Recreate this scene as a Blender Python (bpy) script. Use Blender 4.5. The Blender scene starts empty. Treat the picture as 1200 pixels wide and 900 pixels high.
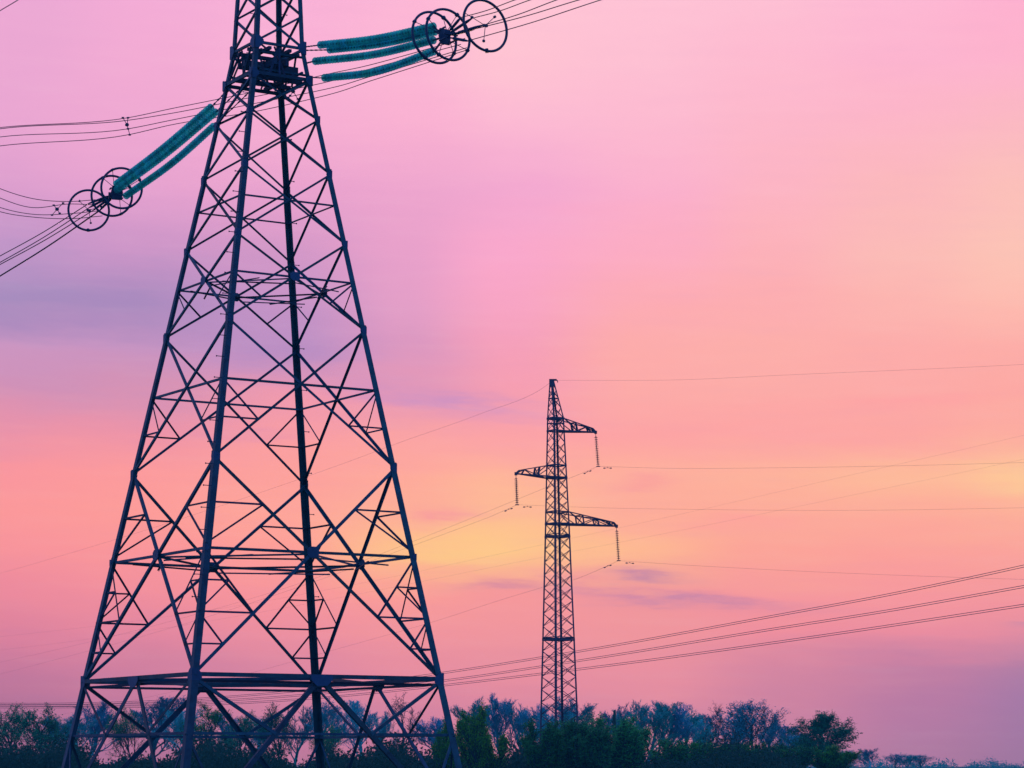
import bpy, math, random
from mathutils import Vector, Matrix
R = math.radians
S = bpy.context.scene
COL = S.collection

# ------------------------------------------------------------------ camera
FPX, PITCH = 3064.3, R(8.321)          # focal length in pixels of a 1200 px wide frame
cam = bpy.data.cameras.new('camera')
cam.sensor_width = 36; cam.lens = FPX / 1200 * 36
cam.clip_start = .5; cam.clip_end = 20000
camo = bpy.data.objects.new('camera', cam); COL.objects.link(camo)
camo.location = (0, 0, 0); camo.rotation_euler = (R(90) + PITCH, 0, 0)
S.camera = camo
S.view_settings.view_transform = 'Standard'; S.view_settings.look = 'None'
S.view_settings.exposure = 0; S.view_settings.gamma = 1
S.view_settings.use_curve_mapping = False

def at(x, y, Y):
    """world point that lies Y metres out along the ground axis in the direction surveyed at (x, y)"""
    c, s = math.cos(PITCH), math.sin(PITCH)
    a, b = (x - 600) / FPX, (450 - y) / FPX
    d = Vector((a, c - b * s, s + b * c))
    return d * (Y / d.y)

# ------------------------------------------------------------------ sky and light
def lin(c):
    return tuple(((v / 255) / 12.92 if v / 255 <= .04045 else ((v / 255 + .055) / 1.055) ** 2.4) for v in c) + (1,)

W = bpy.data.worlds.new('World'); S.world = W; W.use_nodes = True
NT = W.node_tree; NT.nodes.clear()
def nd(t, **k):
    n = NT.nodes.new(t)
    for a, v in k.items(): setattr(n, a, v)
    return n
def lk(a, b): NT.links.new(a, b)
def mth(op, a, b=None, c=None, clamp=False):
    n = nd('ShaderNodeMath', operation=op); n.use_clamp = clamp
    for i, v in enumerate((a, b, c)):
        if v is None: continue
        if isinstance(v, (int, float)): n.inputs[i].default_value = v
        else: lk(v, n.inputs[i])
    return n.outputs[0]
def mixc(f, a, b, mode='MIX'):
    n = nd('ShaderNodeMix', data_type='RGBA', blend_type=mode)
    for s, v in ((n.inputs[0], f), (n.inputs[6], a), (n.inputs[7], b)):
        if isinstance(v, (int, float)): s.default_value = v
        elif isinstance(v, tuple): s.default_value = v
        else: lk(v, s)
    return n.outputs[2]
def smooth(v, lo, hi):
    n = nd('ShaderNodeMapRange', interpolation_type='SMOOTHSTEP')
    lk(v, n.inputs[0]); n.inputs[1].default_value = lo; n.inputs[2].default_value = hi
    return n.outputs[0]

def ang(x, y):                       # surveyed direction -> azimuth, elevation in degrees
    p = at(x, y, 100)
    return math.degrees(math.atan2(p.x, p.y)), math.degrees(math.asin(p.normalized().z))

tc = nd('ShaderNodeTexCoord')
sep = nd('ShaderNodeSeparateXYZ'); lk(tc.outputs['Generated'], sep.inputs[0])
DX, DY, DZ = sep.outputs
AZ = mth('MULTIPLY', mth('ARCTAN2', DX, DY), 180 / math.pi)
EL = mth('MULTIPLY', mth('ARCSINE', DZ), 180 / math.pi)
def skynoise(sx, sz, detail=4, rough=.5, ofs=0.):
    cv = nd('ShaderNodeCombineXYZ')
    lk(mth('MULTIPLY', AZ, sx), cv.inputs[0]); lk(mth('MULTIPLY_ADD', EL, sz, mth('MULTIPLY', AZ, sx * .18)), cv.inputs[1])
    cv.inputs[2].default_value = ofs
    n = nd('ShaderNodeTexNoise'); n.inputs['Scale'].default_value = 1
    n.inputs['Detail'].default_value = detail; n.inputs['Roughness'].default_value = rough
    lk(cv.outputs[0], n.inputs['Vector'])
    return mth('SUBTRACT', n.outputs[0], .5)
wv = mth('ADD', mth('MULTIPLY', skynoise(.14, .60, 4, .5, 3.1), 1.1), mth('MULTIPLY', skynoise(.35, 2.6, 5, .62, 6.3), .75))
wu = mth('MULTIPLY', skynoise(.12, .35, 3, .5, 9.7), 2.4)
EW = mth('ADD', EL, wv); AW = mth('ADD', AZ, wu)

ROWS = [0, 75, 150, 225, 300, 360, 410, 460, 510, 560, 605, 650, 700, 745, 790, 830, 865, 895]
SKY = {   # sunset colours of the western sky, one column of elevations per azimuth
 0: [(236,168,212),(236,168,211),(234,166,210),(220,158,206),(194,150,200),(166,140,190),(204,150,194),(208,145,184),(230,146,172),(250,150,158),(252,152,154),(248,147,155),(236,137,157),(218,128,157),(196,120,156),(182,115,153),(172,111,150),(165,108,148)],
 150: [(244,172,214),(243,171,212),(239,168,210),(228,161,207),(206,150,200),(168,138,190),(200,148,194),(212,146,182),(238,148,168),(252,154,157),(253,156,153),(250,150,154),(241,142,157),(226,134,160),(205,125,159),(190,119,156),(180,115,152),(172,111,150)],
 330: [(250,178,215),(249,177,213),(246,173,210),(232,162,206),(214,153,200),(196,147,198),(186,142,195),(238,153,176),(250,158,163),(253,161,156),(254,165,154),(253,158,152),(247,148,156),(236,142,160),(219,134,162),(205,128,160),(195,123,157),(186,118,154)],
 480: [(253,183,214),(252,181,212),(250,177,210),(238,165,206),(232,160,202),(227,158,199),(220,152,193),(232,152,180),(252,164,163),(254,168,156),(254,180,148),(254,190,140),(250,156,152),(240,146,158),(228,139,161),(214,132,161),(204,127,158),(195,122,155)],
 600: [(255,196,213),(255,195,211),(252,184,211),(244,168,208),(250,167,203),(248,164,195),(245,159,186),(247,158,176),(252,163,166),(254,176,156),(254,190,146),(254,198,140),(246,152,154),(240,148,158),(232,142,160),(219,135,160),(209,130,158),(200,126,155)],
 760: [(255,194,213),(254,192,211),(253,185,208),(251,175,204),(253,172,193),(253,171,178),(253,172,171),(253,170,167),(253,163,164),(254,174,157),(253,172,154),(254,182,146),(240,150,156),(240,149,157),(233,143,160),(220,137,161),(208,131,159),(200,127,156)],
 900: [(254,192,212),(254,186,208),(253,183,202),(253,180,195),(253,177,185),(253,173,177),(253,174,170),(253,171,167),(253,164,164),(254,178,156),(253,172,154),(252,164,152),(246,150,157),(238,142,158),(212,133,161),(203,129,161),(196,128,160),(188,124,157)],
 1060: [(254,184,211),(253,180,207),(253,181,199),(252,184,189),(252,187,182),(253,181,176),(253,172,170),(253,170,167),(253,166,162),(254,186,154),(253,173,154),(252,160,154),(246,150,158),(234,140,160),(195,126,163),(184,122,164),(178,122,163),(172,120,158)],
 1200: [(254,176,208),(254,178,205),(252,184,195),(252,191,186),(253,195,181),(254,188,176),(254,174,168),(253,169,164),(253,172,160),(254,196,153),(253,178,153),(251,162,155),(243,148,158),(226,140,161),(178,125,165),(165,121,167),(162,119,163),(160,118,160)],
}
# the air of the scene veils the sky a little (see haze), so the sky itself is that much clearer
HAZE = .00030
AIR = (.04, .10, .36)
def clear(c, x, y):
    e = math.radians(max(ang(x, y)[1], .02)); d = min(900., 39 / math.sin(e)); T = math.exp(-HAZE * d)
    l = lin(c); return tuple(max(0., (l[i] - AIR[i] * (1 - T)) / T) / 2 for i in range(3)) + (1,)
def ramp(cols):
    n = nd('ShaderNodeValToRGB'); cr = n.color_ramp; cr.interpolation = 'B_SPLINE' if False else 'EASE'
    pts = sorted((max(0, ang(600, y)[1]) / 30, clear(c, 600, y)) for y, c in zip(ROWS, cols))
    pts.append((.72, tuple(v / 2 for v in lin([int(v * f) for v, f in zip(cols[0], (.86, .88, .97))])[:3]) + (1,)))
    pts.append((1., (.215, .13, .275, 1)))
    for i, (p, c) in enumerate(pts):
        e = cr.elements[i] if i < 2 else cr.elements.new(p)
        e.position = p; e.color = c
    return n
TT = mth('DIVIDE', EW, 30, clamp=True)
keys = sorted(SKY); sky = None
for i, k in enumerate(keys):
    r = ramp(SKY[k]); r.color_ramp.interpolation = 'LINEAR'
    lk(TT, r.inputs[0])
    if sky is None: sky = r.outputs[0]
    else: sky = mixc(smooth(AW, ang(keys[i - 1], 450)[0] , ang(k, 450)[0]), sky, r.outputs[0])
# wisps of thin cloud: (azimuth/elevation of a surveyed spot, half sizes in degrees, tilt, colour, strength)
def wisp(sky, x, y, sx, sy, tilt, col, k):
    a0, e0 = ang(x, y)
    u = mth('SUBTRACT', AW, a0); v = mth('SUBTRACT', mth('MULTIPLY_ADD', u, -tilt, EW), e0)
    q = mth('ADD', mth('POWER', mth('DIVIDE', mth('ABSOLUTE', u), sx), 2), mth('POWER', mth('DIVIDE', mth('ABSOLUTE', v), sy), 2))
    g = mth('EXPONENT', mth('MULTIPLY', q, -1))
    n = mth('MULTIPLY_ADD', skynoise(.9, 4.5, 5, .6, x * .01), 2.6, 1., clamp=False)
    return mixc(mth('MULTIPLY', mth('MULTIPLY', g, n), k, clamp=True), sky, clear(col, x, y))
sky = wisp(sky, 490, 458, 2.3, .20, -.15, (212,148,192), .8)
sky = wisp(sky, 40, 378, 2.2, .30, -.03, (158,132,188), .3)
sky = wisp(sky, 800, 703, 2.2, .15, -.05, (208,136,166), .9)
sky = wisp(sky, 770, 679, .75, .10, 0, (206,140,164), .9)
sky = wisp(sky, 600, 690, 1.0, .12, 0, (216,138,160), .6)
sky = wisp(sky, 530, 597, .9, .22, -.03, (248,146,160), .7)
sky = wisp(sky, 765, 568, .6, .12, 0, (248,154,158), .6)
sky = wisp(sky, 545, 640, 1.3, .42, 0, (255,203,136), .6)
sky = wisp(sky, 700, 645, 1.6, .35, -.05, (254,190,146), .5)
sky = wisp(sky, 1195, 566, 1.0, .34, 0, (254,206,152), .4)
sky = wisp(sky, 1195, 728, .4, .10, 0, (200,138,168), .5)
sky = wisp(sky, 1080, 470, 2.4, .16, .03, (254,160,164), .5)
sky = wisp(sky, 880, 618, 1.6, .14, .02, (253,160,158), .5)
sky = wisp(sky, 260, 505, 1.6, .12, .0, (226,146,176), .4)
streak = mth('MULTIPLY', skynoise(.42, 4.2, 7, .66, 21.), 1.5)
sky = mixc(mth('MULTIPLY', streak, .5, clamp=True), sky, mixc(.22, sky, (.5, .42, .40, 1)))
sky = mixc(mth('MULTIPLY', streak, -.6, clamp=True), sky, mixc(.25, sky, (.30, .16, .28, 1)))
# the sky overhead and behind the viewer: clear blue dusk (Nishita) over a violet band
nish = nd('ShaderNodeTexSky', sky_type='NISHITA'); nish.sun_disc = False
SUN_EL, SUN_AZ = 3.0, -1.5
nish.sun_elevation = R(SUN_EL); nish.sun_rotation = R(SUN_AZ)
dusk = mixc(smooth(EL, -2, 60), (.085, .18, .41, 1), (.055, .13, .33, 1))
dusk = mixc(.06, dusk, nish.outputs[0], 'ADD')
back = smooth(mth('ABSOLUTE', AZ), 22, 75)
over = smooth(EL, 24, 75)
sky = mixc(mth('MAXIMUM', back, over), sky, dusk)
# dim ground bounce below the horizon
sky = mixc(smooth(EL, -.4, -3), sky, (.01, .015, .025, 1))
bg = nd('ShaderNodeBackground'); lk(sky, bg.inputs[0]); bg.inputs[1].default_value = 2
wo = nd('ShaderNodeOutputWorld'); lk(bg.outputs[0], wo.inputs[0])

sun = bpy.data.lights.new('sun', 'SUN'); sun.energy = .8; sun.angle = R(10); sun.color = (1, .62, .45)
suno = bpy.data.objects.new('sun', sun); COL.objects.link(suno)
sd = Vector((math.sin(R(SUN_AZ)) * math.cos(R(SUN_EL)), math.cos(R(SUN_AZ)) * math.cos(R(SUN_EL)), math.sin(R(SUN_EL))))
suno.rotation_euler = (-sd).to_track_quat('-Z', 'Y').to_euler()

# ------------------------------------------------------------------ materials
def material(name, a, b, scale=4, rough=.6, metal=0, bump=0, trans=0, detail=4, spec=.22, vary=.12, hue=0.):
    m = bpy.data.materials.new(name); m.use_nodes = True
    t = m.node_tree; p = t.nodes['Principled BSDF']
    tex = t.nodes.new('ShaderNodeTexCoord'); n = t.nodes.new('ShaderNodeTexNoise')
    n.inputs['Scale'].default_value = scale; n.inputs['Detail'].default_value = detail; n.inputs['Roughness'].default_value = .62
    t.links.new(tex.outputs['Object'], n.inputs['Vector'])
    cr = t.nodes.new('ShaderNodeValToRGB'); cr.color_ramp.elements[0].position = .32; cr.color_ramp.elements[1].position = .68
    cr.color_ramp.elements[0].color = (*a, 1); cr.color_ramp.elements[1].color = (*b, 1)
    t.links.new(n.outputs[0], cr.inputs[0])
    oi = t.nodes.new('ShaderNodeObjectInfo'); mr = t.nodes.new('ShaderNodeMapRange')      # no two pieces weathered alike
    mr.inputs[3].default_value = 1 - vary; mr.inputs[4].default_value = 1 + vary
    hs = t.nodes.new('ShaderNodeHueSaturation'); hs.name = 'tint'; t.links.new(oi.outputs['Random'], mr.inputs[0]); t.links.new(mr.outputs[0], hs.inputs['Value'])
    m2 = t.nodes.new('ShaderNodeMapRange'); m2.inputs[3].default_value = .5 - hue; m2.inputs[4].default_value = .5 + hue
    wn = t.nodes.new('ShaderNodeTexWhiteNoise'); wn.noise_dimensions = '1D'; t.links.new(oi.outputs['Random'], wn.inputs['W']); t.links.new(wn.outputs[0], m2.inputs[0]); t.links.new(m2.outputs[0], hs.inputs['Hue'])
    t.links.new(cr.outputs[0], hs.inputs['Color']); t.links.new(hs.outputs[0], p.inputs['Base Color'])
    p.inputs['Roughness'].default_value = rough; p.inputs['Metallic'].default_value = metal
    p.inputs['Transmission Weight'].default_value = trans; p.inputs['Specular IOR Level'].default_value = spec
    if bump:
        bp = t.nodes.new('ShaderNodeBump'); bp.inputs['Strength'].default_value = bump; bp.inputs['Distance'].default_value = .02
        t.links.new(n.outputs[0], bp.inputs['Height']); t.links.new(bp.outputs[0], p.inputs['Normal'])
    return m
def leafmat(name, a, b, tl=.25):
    m = material(name, a, b, .9, .8, vary=.28, hue=.035)
    t = m.node_tree; p = t.nodes['Principled BSDF']; out = t.nodes['Material Output']
    tr = t.nodes.new('ShaderNodeBsdfTranslucent'); mx = t.nodes.new('ShaderNodeMixShader'); mx.inputs[0].default_value = tl
    cr = t.nodes['tint']
    t.links.new(cr.outputs[0], tr.inputs[0]); t.links.new(p.outputs[0], mx.inputs[1]); t.links.new(tr.outputs[0], mx.inputs[2])
    t.links.new(mx.outputs[0], out.inputs[0])
    return m
M = dict(
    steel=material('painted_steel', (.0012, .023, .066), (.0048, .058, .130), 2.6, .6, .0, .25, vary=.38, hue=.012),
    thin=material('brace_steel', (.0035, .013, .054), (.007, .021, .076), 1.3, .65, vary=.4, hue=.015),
    plate=material('gusset_steel', (.004, .034, .125), (.008, .055, .170), 2.5, .55),
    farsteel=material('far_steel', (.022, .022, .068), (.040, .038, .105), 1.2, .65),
    ring=material('ring_aluminium', (.004, .020, .080), (.008, .034, .115), 3, .5, .0),
    wire=material('wire_aluminium', (.022, .018, .055), (.045, .034, .085), 2, .6),
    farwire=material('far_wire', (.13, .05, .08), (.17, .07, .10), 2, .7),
    glass=leafmat('teal_glass', (.045, .62, .63), (.08, .80, .79), .5),
    cap=material('insulator_cap', (.006, .10, .13), (.012, .15, .18), 4, .5),
    brown=material('brown_porcelain', (.05, .015, .035), (.09, .03, .05), 4, .4),
    concrete=material('concrete', (.18, .17, .17), (.28, .27, .26), 5, .9, 0, .4),
    ground=material('meadow_soil', (.010, .018, .010), (.022, .034, .016), .3, .95),
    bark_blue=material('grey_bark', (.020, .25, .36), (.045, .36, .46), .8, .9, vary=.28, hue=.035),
    bark_dark=material('dark_bark', (.004, .030, .036), (.008, .048, .055), .8, .9),
    bark_brown=material('brown_bark', (.012, .04, .07), (.025, .065, .10), .8, .9),
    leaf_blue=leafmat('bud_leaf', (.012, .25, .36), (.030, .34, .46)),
    leaf_teal=leafmat('teal_leaf', (.010, .20, .16), (.025, .29, .19)),
    leaf_green=leafmat('green_leaf', (.012, .18, .040), (.030, .26, .060)),
    leaf_fresh=leafmat('fresh_leaf', (.035, .20, .018), (.08, .28, .03)),
    leaf_dark=leafmat('dark_leaf', (.008, .13, .075), (.016, .20, .10)),
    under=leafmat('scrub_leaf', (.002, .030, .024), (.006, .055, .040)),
)

t_ = M['glass'].node_tree; o_ = t_.nodes['Material Output']; l_ = o_.inputs[0].links[0].from_socket
tp_ = t_.nodes.new('ShaderNodeBsdfTransparent'); tp_.inputs[0].default_value = (.30, .78, .80, 1)
mx_ = t_.nodes.new('ShaderNodeMixShader'); mx_.inputs[0].default_value = .50
t_.links.new(l_, mx_.inputs[1]); t_.links.new(tp_.outputs[0], mx_.inputs[2]); t_.links.new(mx_.outputs[0], o_.inputs[0])
# ------------------------------------------------------------------ object helpers
class MB:
    def __init__(s): s.v = []; s.f = []; s.m = []
    def add(s, vs, fs, mi=0):
        o = len(s.v); s.v += [tuple(v) for v in vs]
        s.f += [tuple(i + o for i in f) for f in fs]; s.m += [mi] * len(fs)
    def prism(s, p, q, sec, n1, n2, mi=0):
        p, q = Vector(p), Vector(q); k = len(sec)
        vs = [p + n1 * a + n2 * b for a, b in sec] + [q + n1 * a + n2 * b for a, b in sec]
        fs = [(i, (i + 1) % k, k + (i + 1) % k, k + i) for i in range(k)]
        fs += [tuple(range(k))[::-1], tuple(range(k, 2 * k))]
        s.add(vs, fs, mi)
    def angle(s, p, q, w, t, out, shift=0.):
        """steel angle section: one flange square to `out` (the face it is bolted to), one turned inward"""
        p, q = Vector(p), Vector(q); d = (q - p).normalized(); n2 = -(out - d * out.dot(d)).normalized(); n1 = d.cross(n2)
        p = p + n2 * shift; q = q + n2 * shift; h = w / 2
        s.prism(p, q, [(-h, 0), (h, 0), (h, t), (-h + t, t), (-h + t, w * .8), (-h, w * .8)], n1, n2)
    def bar(s, p, q, w, h=None, up=Vector((0, 0, 1)), mi=0):
        p, q = Vector(p), Vector(q); d = (q - p).normalized(); h = h or w
        if abs(d.dot(up)) > .98: up = Vector((1, 0, 0))
        n1 = d.cross(up).normalized(); n2 = n1.cross(d)
        s.prism(p, q, [(-w / 2, -h / 2), (w / 2, -h / 2), (w / 2, h / 2), (-w / 2, h / 2)], n1, n2, mi)
    def tube(s, pts, rad, n=6, mi=0, cap=True):
        pts = [Vector(p) for p in pts]; k = len(pts)
        rads = rad if isinstance(rad, (list, tuple)) else [rad] * k
        o = len(s.v); d0 = (pts[1] - pts[0]).normalized()
        a = d0.orthogonal().normalized()
        for i, p in enumerate(pts):
            d = (pts[min(i + 1, k - 1)] - pts[max(i - 1, 0)]).normalized()
            a = (a - d * a.dot(d)).normalized(); b = d.cross(a)
            for j in range(n):
                t = 2 * math.pi * j / n
                s.v.append(tuple(p + (a * math.cos(t) + b * math.sin(t)) * rads[i]))
        for i in range(k - 1):
            for j in range(n):
                s.f.append((o + i * n + j, o + i * n + (j + 1) % n, o + (i + 1) * n + (j + 1) % n, o + (i + 1) * n + j)); s.m.append(mi)
        if cap:
            s.f.append(tuple(o + j for j in range(n))[::-1]); s.m.append(mi)
            s.f.append(tuple(o + (k - 1) * n + j for j in range(n))); s.m.append(mi)
    def torus(s, c, nrm, r, t, n=56, m=10):
        c = Vector(c); nrm = Vector(nrm).normalized(); a = nrm.orthogonal().normalized(); b = nrm.cross(a); o = len(s.v)
        for i in range(n):
            u = 2 * math.pi * i / n; e = a * math.cos(u) + b * math.sin(u)
            for j in range(m):
                w = 2 * math.pi * j / m
                s.v.append(tuple(c + e * (r + t * math.cos(w)) + nrm * t * math.sin(w)))
        for i in range(n):
            for j in range(m):
                s.f.append((o + i * m + j, o + ((i + 1) % n) * m + j, o + ((i + 1) % n) * m + (j + 1) % m, o + i * m + (j + 1) % m)); s.m.append(0)
    def lathe(s, prof, n=14, mi=0):          # profile (radius, x) round the local X axis
        o = len(s.v); k = len(prof)
        for r, x in prof:
            for j in range(n):
                t = 2 * math.pi * j / n; s.v.append((x, r * math.cos(t), r * math.sin(t)))
        for i in range(k - 1):
            for j in range(n):
                s.f.append((o + i * n + j, o + (i + 1) * n + j, o + (i + 1) * n + (j + 1) % n, o + i * n + (j + 1) % n)); s.m.append(mi)
        s.f.append(tuple(o + j for j in range(n))); s.m.append(mi)
        s.f.append(tuple(o + (k - 1) * n + j for j in range(n))[::-1]); s.m.append(mi)
    def mesh(s, name, mats, smooth=False, origin=None):
        me = bpy.data.meshes.new(name); o = Vector(origin) if origin is not None else Vector()
        me.from_pydata([tuple(Vector(v) - o) for v in s.v], [], s.f)
        for m in (mats if isinstance(mats, (list, tuple)) else [mats]): me.materials.append(m)
        me.polygons.foreach_set('material_index', s.m)
        me.polygons.foreach_set('use_smooth', [smooth] * len(s.f))
        me.update(); return me
    def build(s, name, mats, parent=None, smooth=False, origin=None):
        """world coordinates in, object at `origin` (its parent's origin if there is one)"""
        off = parent.matrix_off if False else None
        base = ORIG.get(parent, Vector()) if parent else Vector()
        org = Vector(origin) if origin is not None else (base if parent else Vector())
        o = bpy.data.objects.new(name, s.mesh(name, mats, smooth, org)); COL.objects.link(o)
        if parent: o.parent = parent; o.location = org - base
        else: o.location = org
        ORIG[o] = org
        return o
ORIG = {}
def tag(o, label=None, cat=None, group=None, kind=None):
    if label: o['label'] = label
    if cat: o['category'] = cat
    if group: o['group'] = group
    if kind: o['kind'] = kind
    return o
def thing(name, loc, label, cat, group=None):
    o = bpy.data.objects.new(name, None); o.empty_display_size = .3; COL.objects.link(o); o.location = loc
    ORIG[o] = Vector(loc)
    return tag(o, label, cat, group)
def catmull(P, n=10):
    P = [Vector(p) for p in P]; k = len(P); out = []
    h = [max(1e-6, (P[i + 1] - P[i]).length) for i in range(k - 1)]; sl = [(P[i + 1] - P[i]) / h[i] for i in range(k - 1)]
    T = [sl[0]] + [(sl[i - 1] * h[i] + sl[i] * h[i - 1]) / (h[i - 1] + h[i]) for i in range(1, k - 1)] + [sl[-1]]
    for i in range(k - 1):
        for j in range(n):
            t = j / n; t2 = t * t; t3 = t2 * t
            out.append(P[i] * (2 * t3 - 3 * t2 + 1) + T[i] * h[i] * (t3 - 2 * t2 + t) + P[i + 1] * (3 * t2 - 2 * t3) + T[i + 1] * h[i] * (t3 - t2))
    return out + [P[-1]]

# ------------------------------------------------------------------ ground
def gz(y):
    t = min(1, max(0, (y - 115) / 75)); t = t * t * (3 - 2 * t)
    return -3.45 + 2.25 * t
g = MB(); xs = [-9000, -3000, -900, -300, -120, -60, -30, 0, 30, 60, 120, 300, 900, 3000, 9000]
ys = [-600, -100, 0, 50, 90, 115, 125, 135, 145, 155, 165, 175, 190, 240, 320, 600, 1200, 3000, 12000]
for y in ys:
    for x in xs: g.v.append((x, y, gz(y)))
for j in range(len(ys) - 1):
    for i in range(len(xs) - 1):
        k = j * len(xs) + i; g.f.append((k, k + 1, k + 1 + len(xs), k + len(xs))); g.m.append(0)
tag(g.build('ground', M['ground'], smooth=True), kind='structure')

# ------------------------------------------------------------------ thin evening haze
hz = MB(); x0, x1, y0, y1, z0, z1 = -700, 700, -60, 900, -4.6, 39
hz.add([(x0, y0, z0), (x1, y0, z0), (x1, y1, z0), (x0, y1, z0), (x0, y0, z1), (x1, y0, z1), (x1, y1, z1), (x0, y1, z1)],
       [(3, 2, 1, 0), (4, 5, 6, 7), (0, 1, 5, 4), (1, 2, 6, 5), (2, 3, 7, 6), (3, 0, 4, 7)])
hm = bpy.data.materials.new('haze'); hm.use_nodes = True; ht = hm.node_tree; ht.nodes.clear()
pv = ht.nodes.new('ShaderNodeVolumePrincipled'); ho = ht.nodes.new('ShaderNodeOutputMaterial')
pv.inputs['Color'].default_value = (.06, .50, .92, 1); pv.inputs['Density'].default_value = HAZE; pv.inputs['Anisotropy'].default_value = 0
ht.links.new(pv.outputs[0], ho.inputs['Volume'])
tag(hz.build('haze', hm), kind='stuff')

# ------------------------------------------------------------------ the big lattice tower
XC, YC, YAW, R0, SL = -9.6116, 100., R(-13.51), 7.9729, .23312
LEGS = {'A': math.pi, 'B': -math.pi / 2, 'C': 0., 'D': math.pi / 2}
Z = dict(G=-3.25, L0=1.158, B=3.18, C=7.82, P3=11.227, D=14.22, P2=16.564, E=18.44, P1=19.967, F=21.515, P0=22.774, Q=24.977, WB=26.55, WT=27.88)
def rad(z):
    if z <= 26.55: return R0 - SL * z
    if z <= 27.88: return 1.783 + (1.50 - 1.783) * (z - 26.55) / 1.33
    return 1.50 - .055 * (z - 27.88)
def lp(L, z):
    a = LEGS[L] + YAW; r = rad(z)
    return Vector((XC + r * math.cos(a), YC + r * math.sin(a), z))
FACES = ['AB', 'BC', 'CD', 'DA']
def fout(f):
    d = (lp(f[0], 5) + lp(f[1], 5)) / 2 - Vector((XC, YC, 5)); d.z = 0; return d.normalized()
def fmid(f, z): return (lp(f[0], z) + lp(f[1], z)) / 2
PY = thing('lattice_tower', (XC, YC, gz(YC)), 'huge dark blue steel lattice pylon standing nearest, its top cut off by the picture edge', 'pylon')

ZTOP = 37.0
# legs: angle sections, heavier below
for L in 'ABCD':
    m = MB(); c = Vector((XC, YC, 0))
    k = 'ABCD'.index(L); n_a = (lp('ABCD'[k - 1], 0) - lp(L, 0)).normalized(); n_b = (lp('ABCD'[(k + 1) % 4], 0) - lp(L, 0)).normalized()
    zs = [Z['G'], Z['B'], Z['P3'], Z['P2'], Z['P0'], Z['WB'], Z['WT'], 30.6, 33.6, ZTOP]
    ws = [.27, .245, .225, .21, .19, .18, .175, .165, .155]
    for i, w in enumerate(ws):
        t = .035
        sec = [(0, 0), (w, 0), (w, t), (t, t), (t, w), (0, w)]
        m.prism(lp(L, zs[i]), lp(L, zs[i + 1]), sec, n_a, n_b)
        if i:   # splice plates at the joints, proud of the leg
            p = lp(L, zs[i]); o = -(n_a + n_b).normalized() * .012
            m.prism(p + o - Vector((0, 0, .2)), p + o + Vector((0, 0, .2)), [(0, 0), (w + .02, 0), (w + .02, .01), (.01, .01), (.01, w + .02), (0, w + .02)], n_a, n_b)
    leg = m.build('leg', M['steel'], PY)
    # step bolts up two of the legs
    if L in 'DB':
        base = None
        z = 6.0; i = 0
        while z < ZTOP - .5:
            p = lp(L, z); d = (n_a if i % 2 else n_b)
            side = -n_a if L == 'D' and i % 2 == 0 else -n_b
            b = MB(); b.tube([p, p + side * .30], .014, 6); b.tube([p + side * .30, p + side * .325], .03, 6)
            b.build('step_bolt', M['thin'], leg)
            z += .82; i += 1
    ft = MB(); p = lp(L, Z['G']); h = .55
    ft.prism(Vector((p.x, p.y, gz(YC) - .3)), Vector((p.x, p.y, Z['G'] + .05)), [(-h, -h), (h, -h), (h, h), (-h, h)], n_a, n_b)
    ft.build('footing', M['concrete'], PY)

sec_list = []            # (length, p, q, width, out, shift) of secondary braces, built at the end
def member(name, p, q, w, out, shift=0., mat='steel', t=None):
    m = MB(); m.angle(p, q, w, t or max(.012, w * .14), out, shift)
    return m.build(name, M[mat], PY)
def sec(p, q, w, out, shift=.03): sec_list.append(((q - p).length * w, p, q, w, out, shift))
def lerp(a, b, t): return a + (b - a) * t
def xpanel(z0, z1, w, sub=None):
    for f in FACES:
        a, b = f; out = fout(f)
        member('cross_brace', lp(a, z0), lp(b, z1), w, out, .015)
        member('cross_brace', lp(b, z0), lp(a, z1), w, out, .06)
def crossing(f, z0, z1):
    t = rad(z0) / (rad(z0) + rad(z1)); return lerp(lp(f[0], z0), lp(f[1], z1), t)
def strut_ring(z, w, shift=.10, name='horizontal_strut', mat='steel'):
    for f in FACES: member(name, lp(f[0], z), lp(f[1], z), w, fout(f), shift, mat)

xpanel(Z['B'], Z['P3'], .125); xpanel(Z['P3'], Z['P2'], .098); xpanel(Z['P2'], Z['P1'], .09)
xpanel(Z['P1'], Z['P0'], .082); xpanel(Z['P0'], Z['Q'], .082); xpanel(Z['Q'], Z['WB'], .09)
zs = [Z['WT'], 29.2, 30.5, 31.8, 33.1, 34.4, 35.7, ZTOP]
for i in range(4): xpanel(zs[i], zs[i + 1], .085)
for i in range(4, 7): xpanel(zs[i], zs[i + 1], .085)

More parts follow.
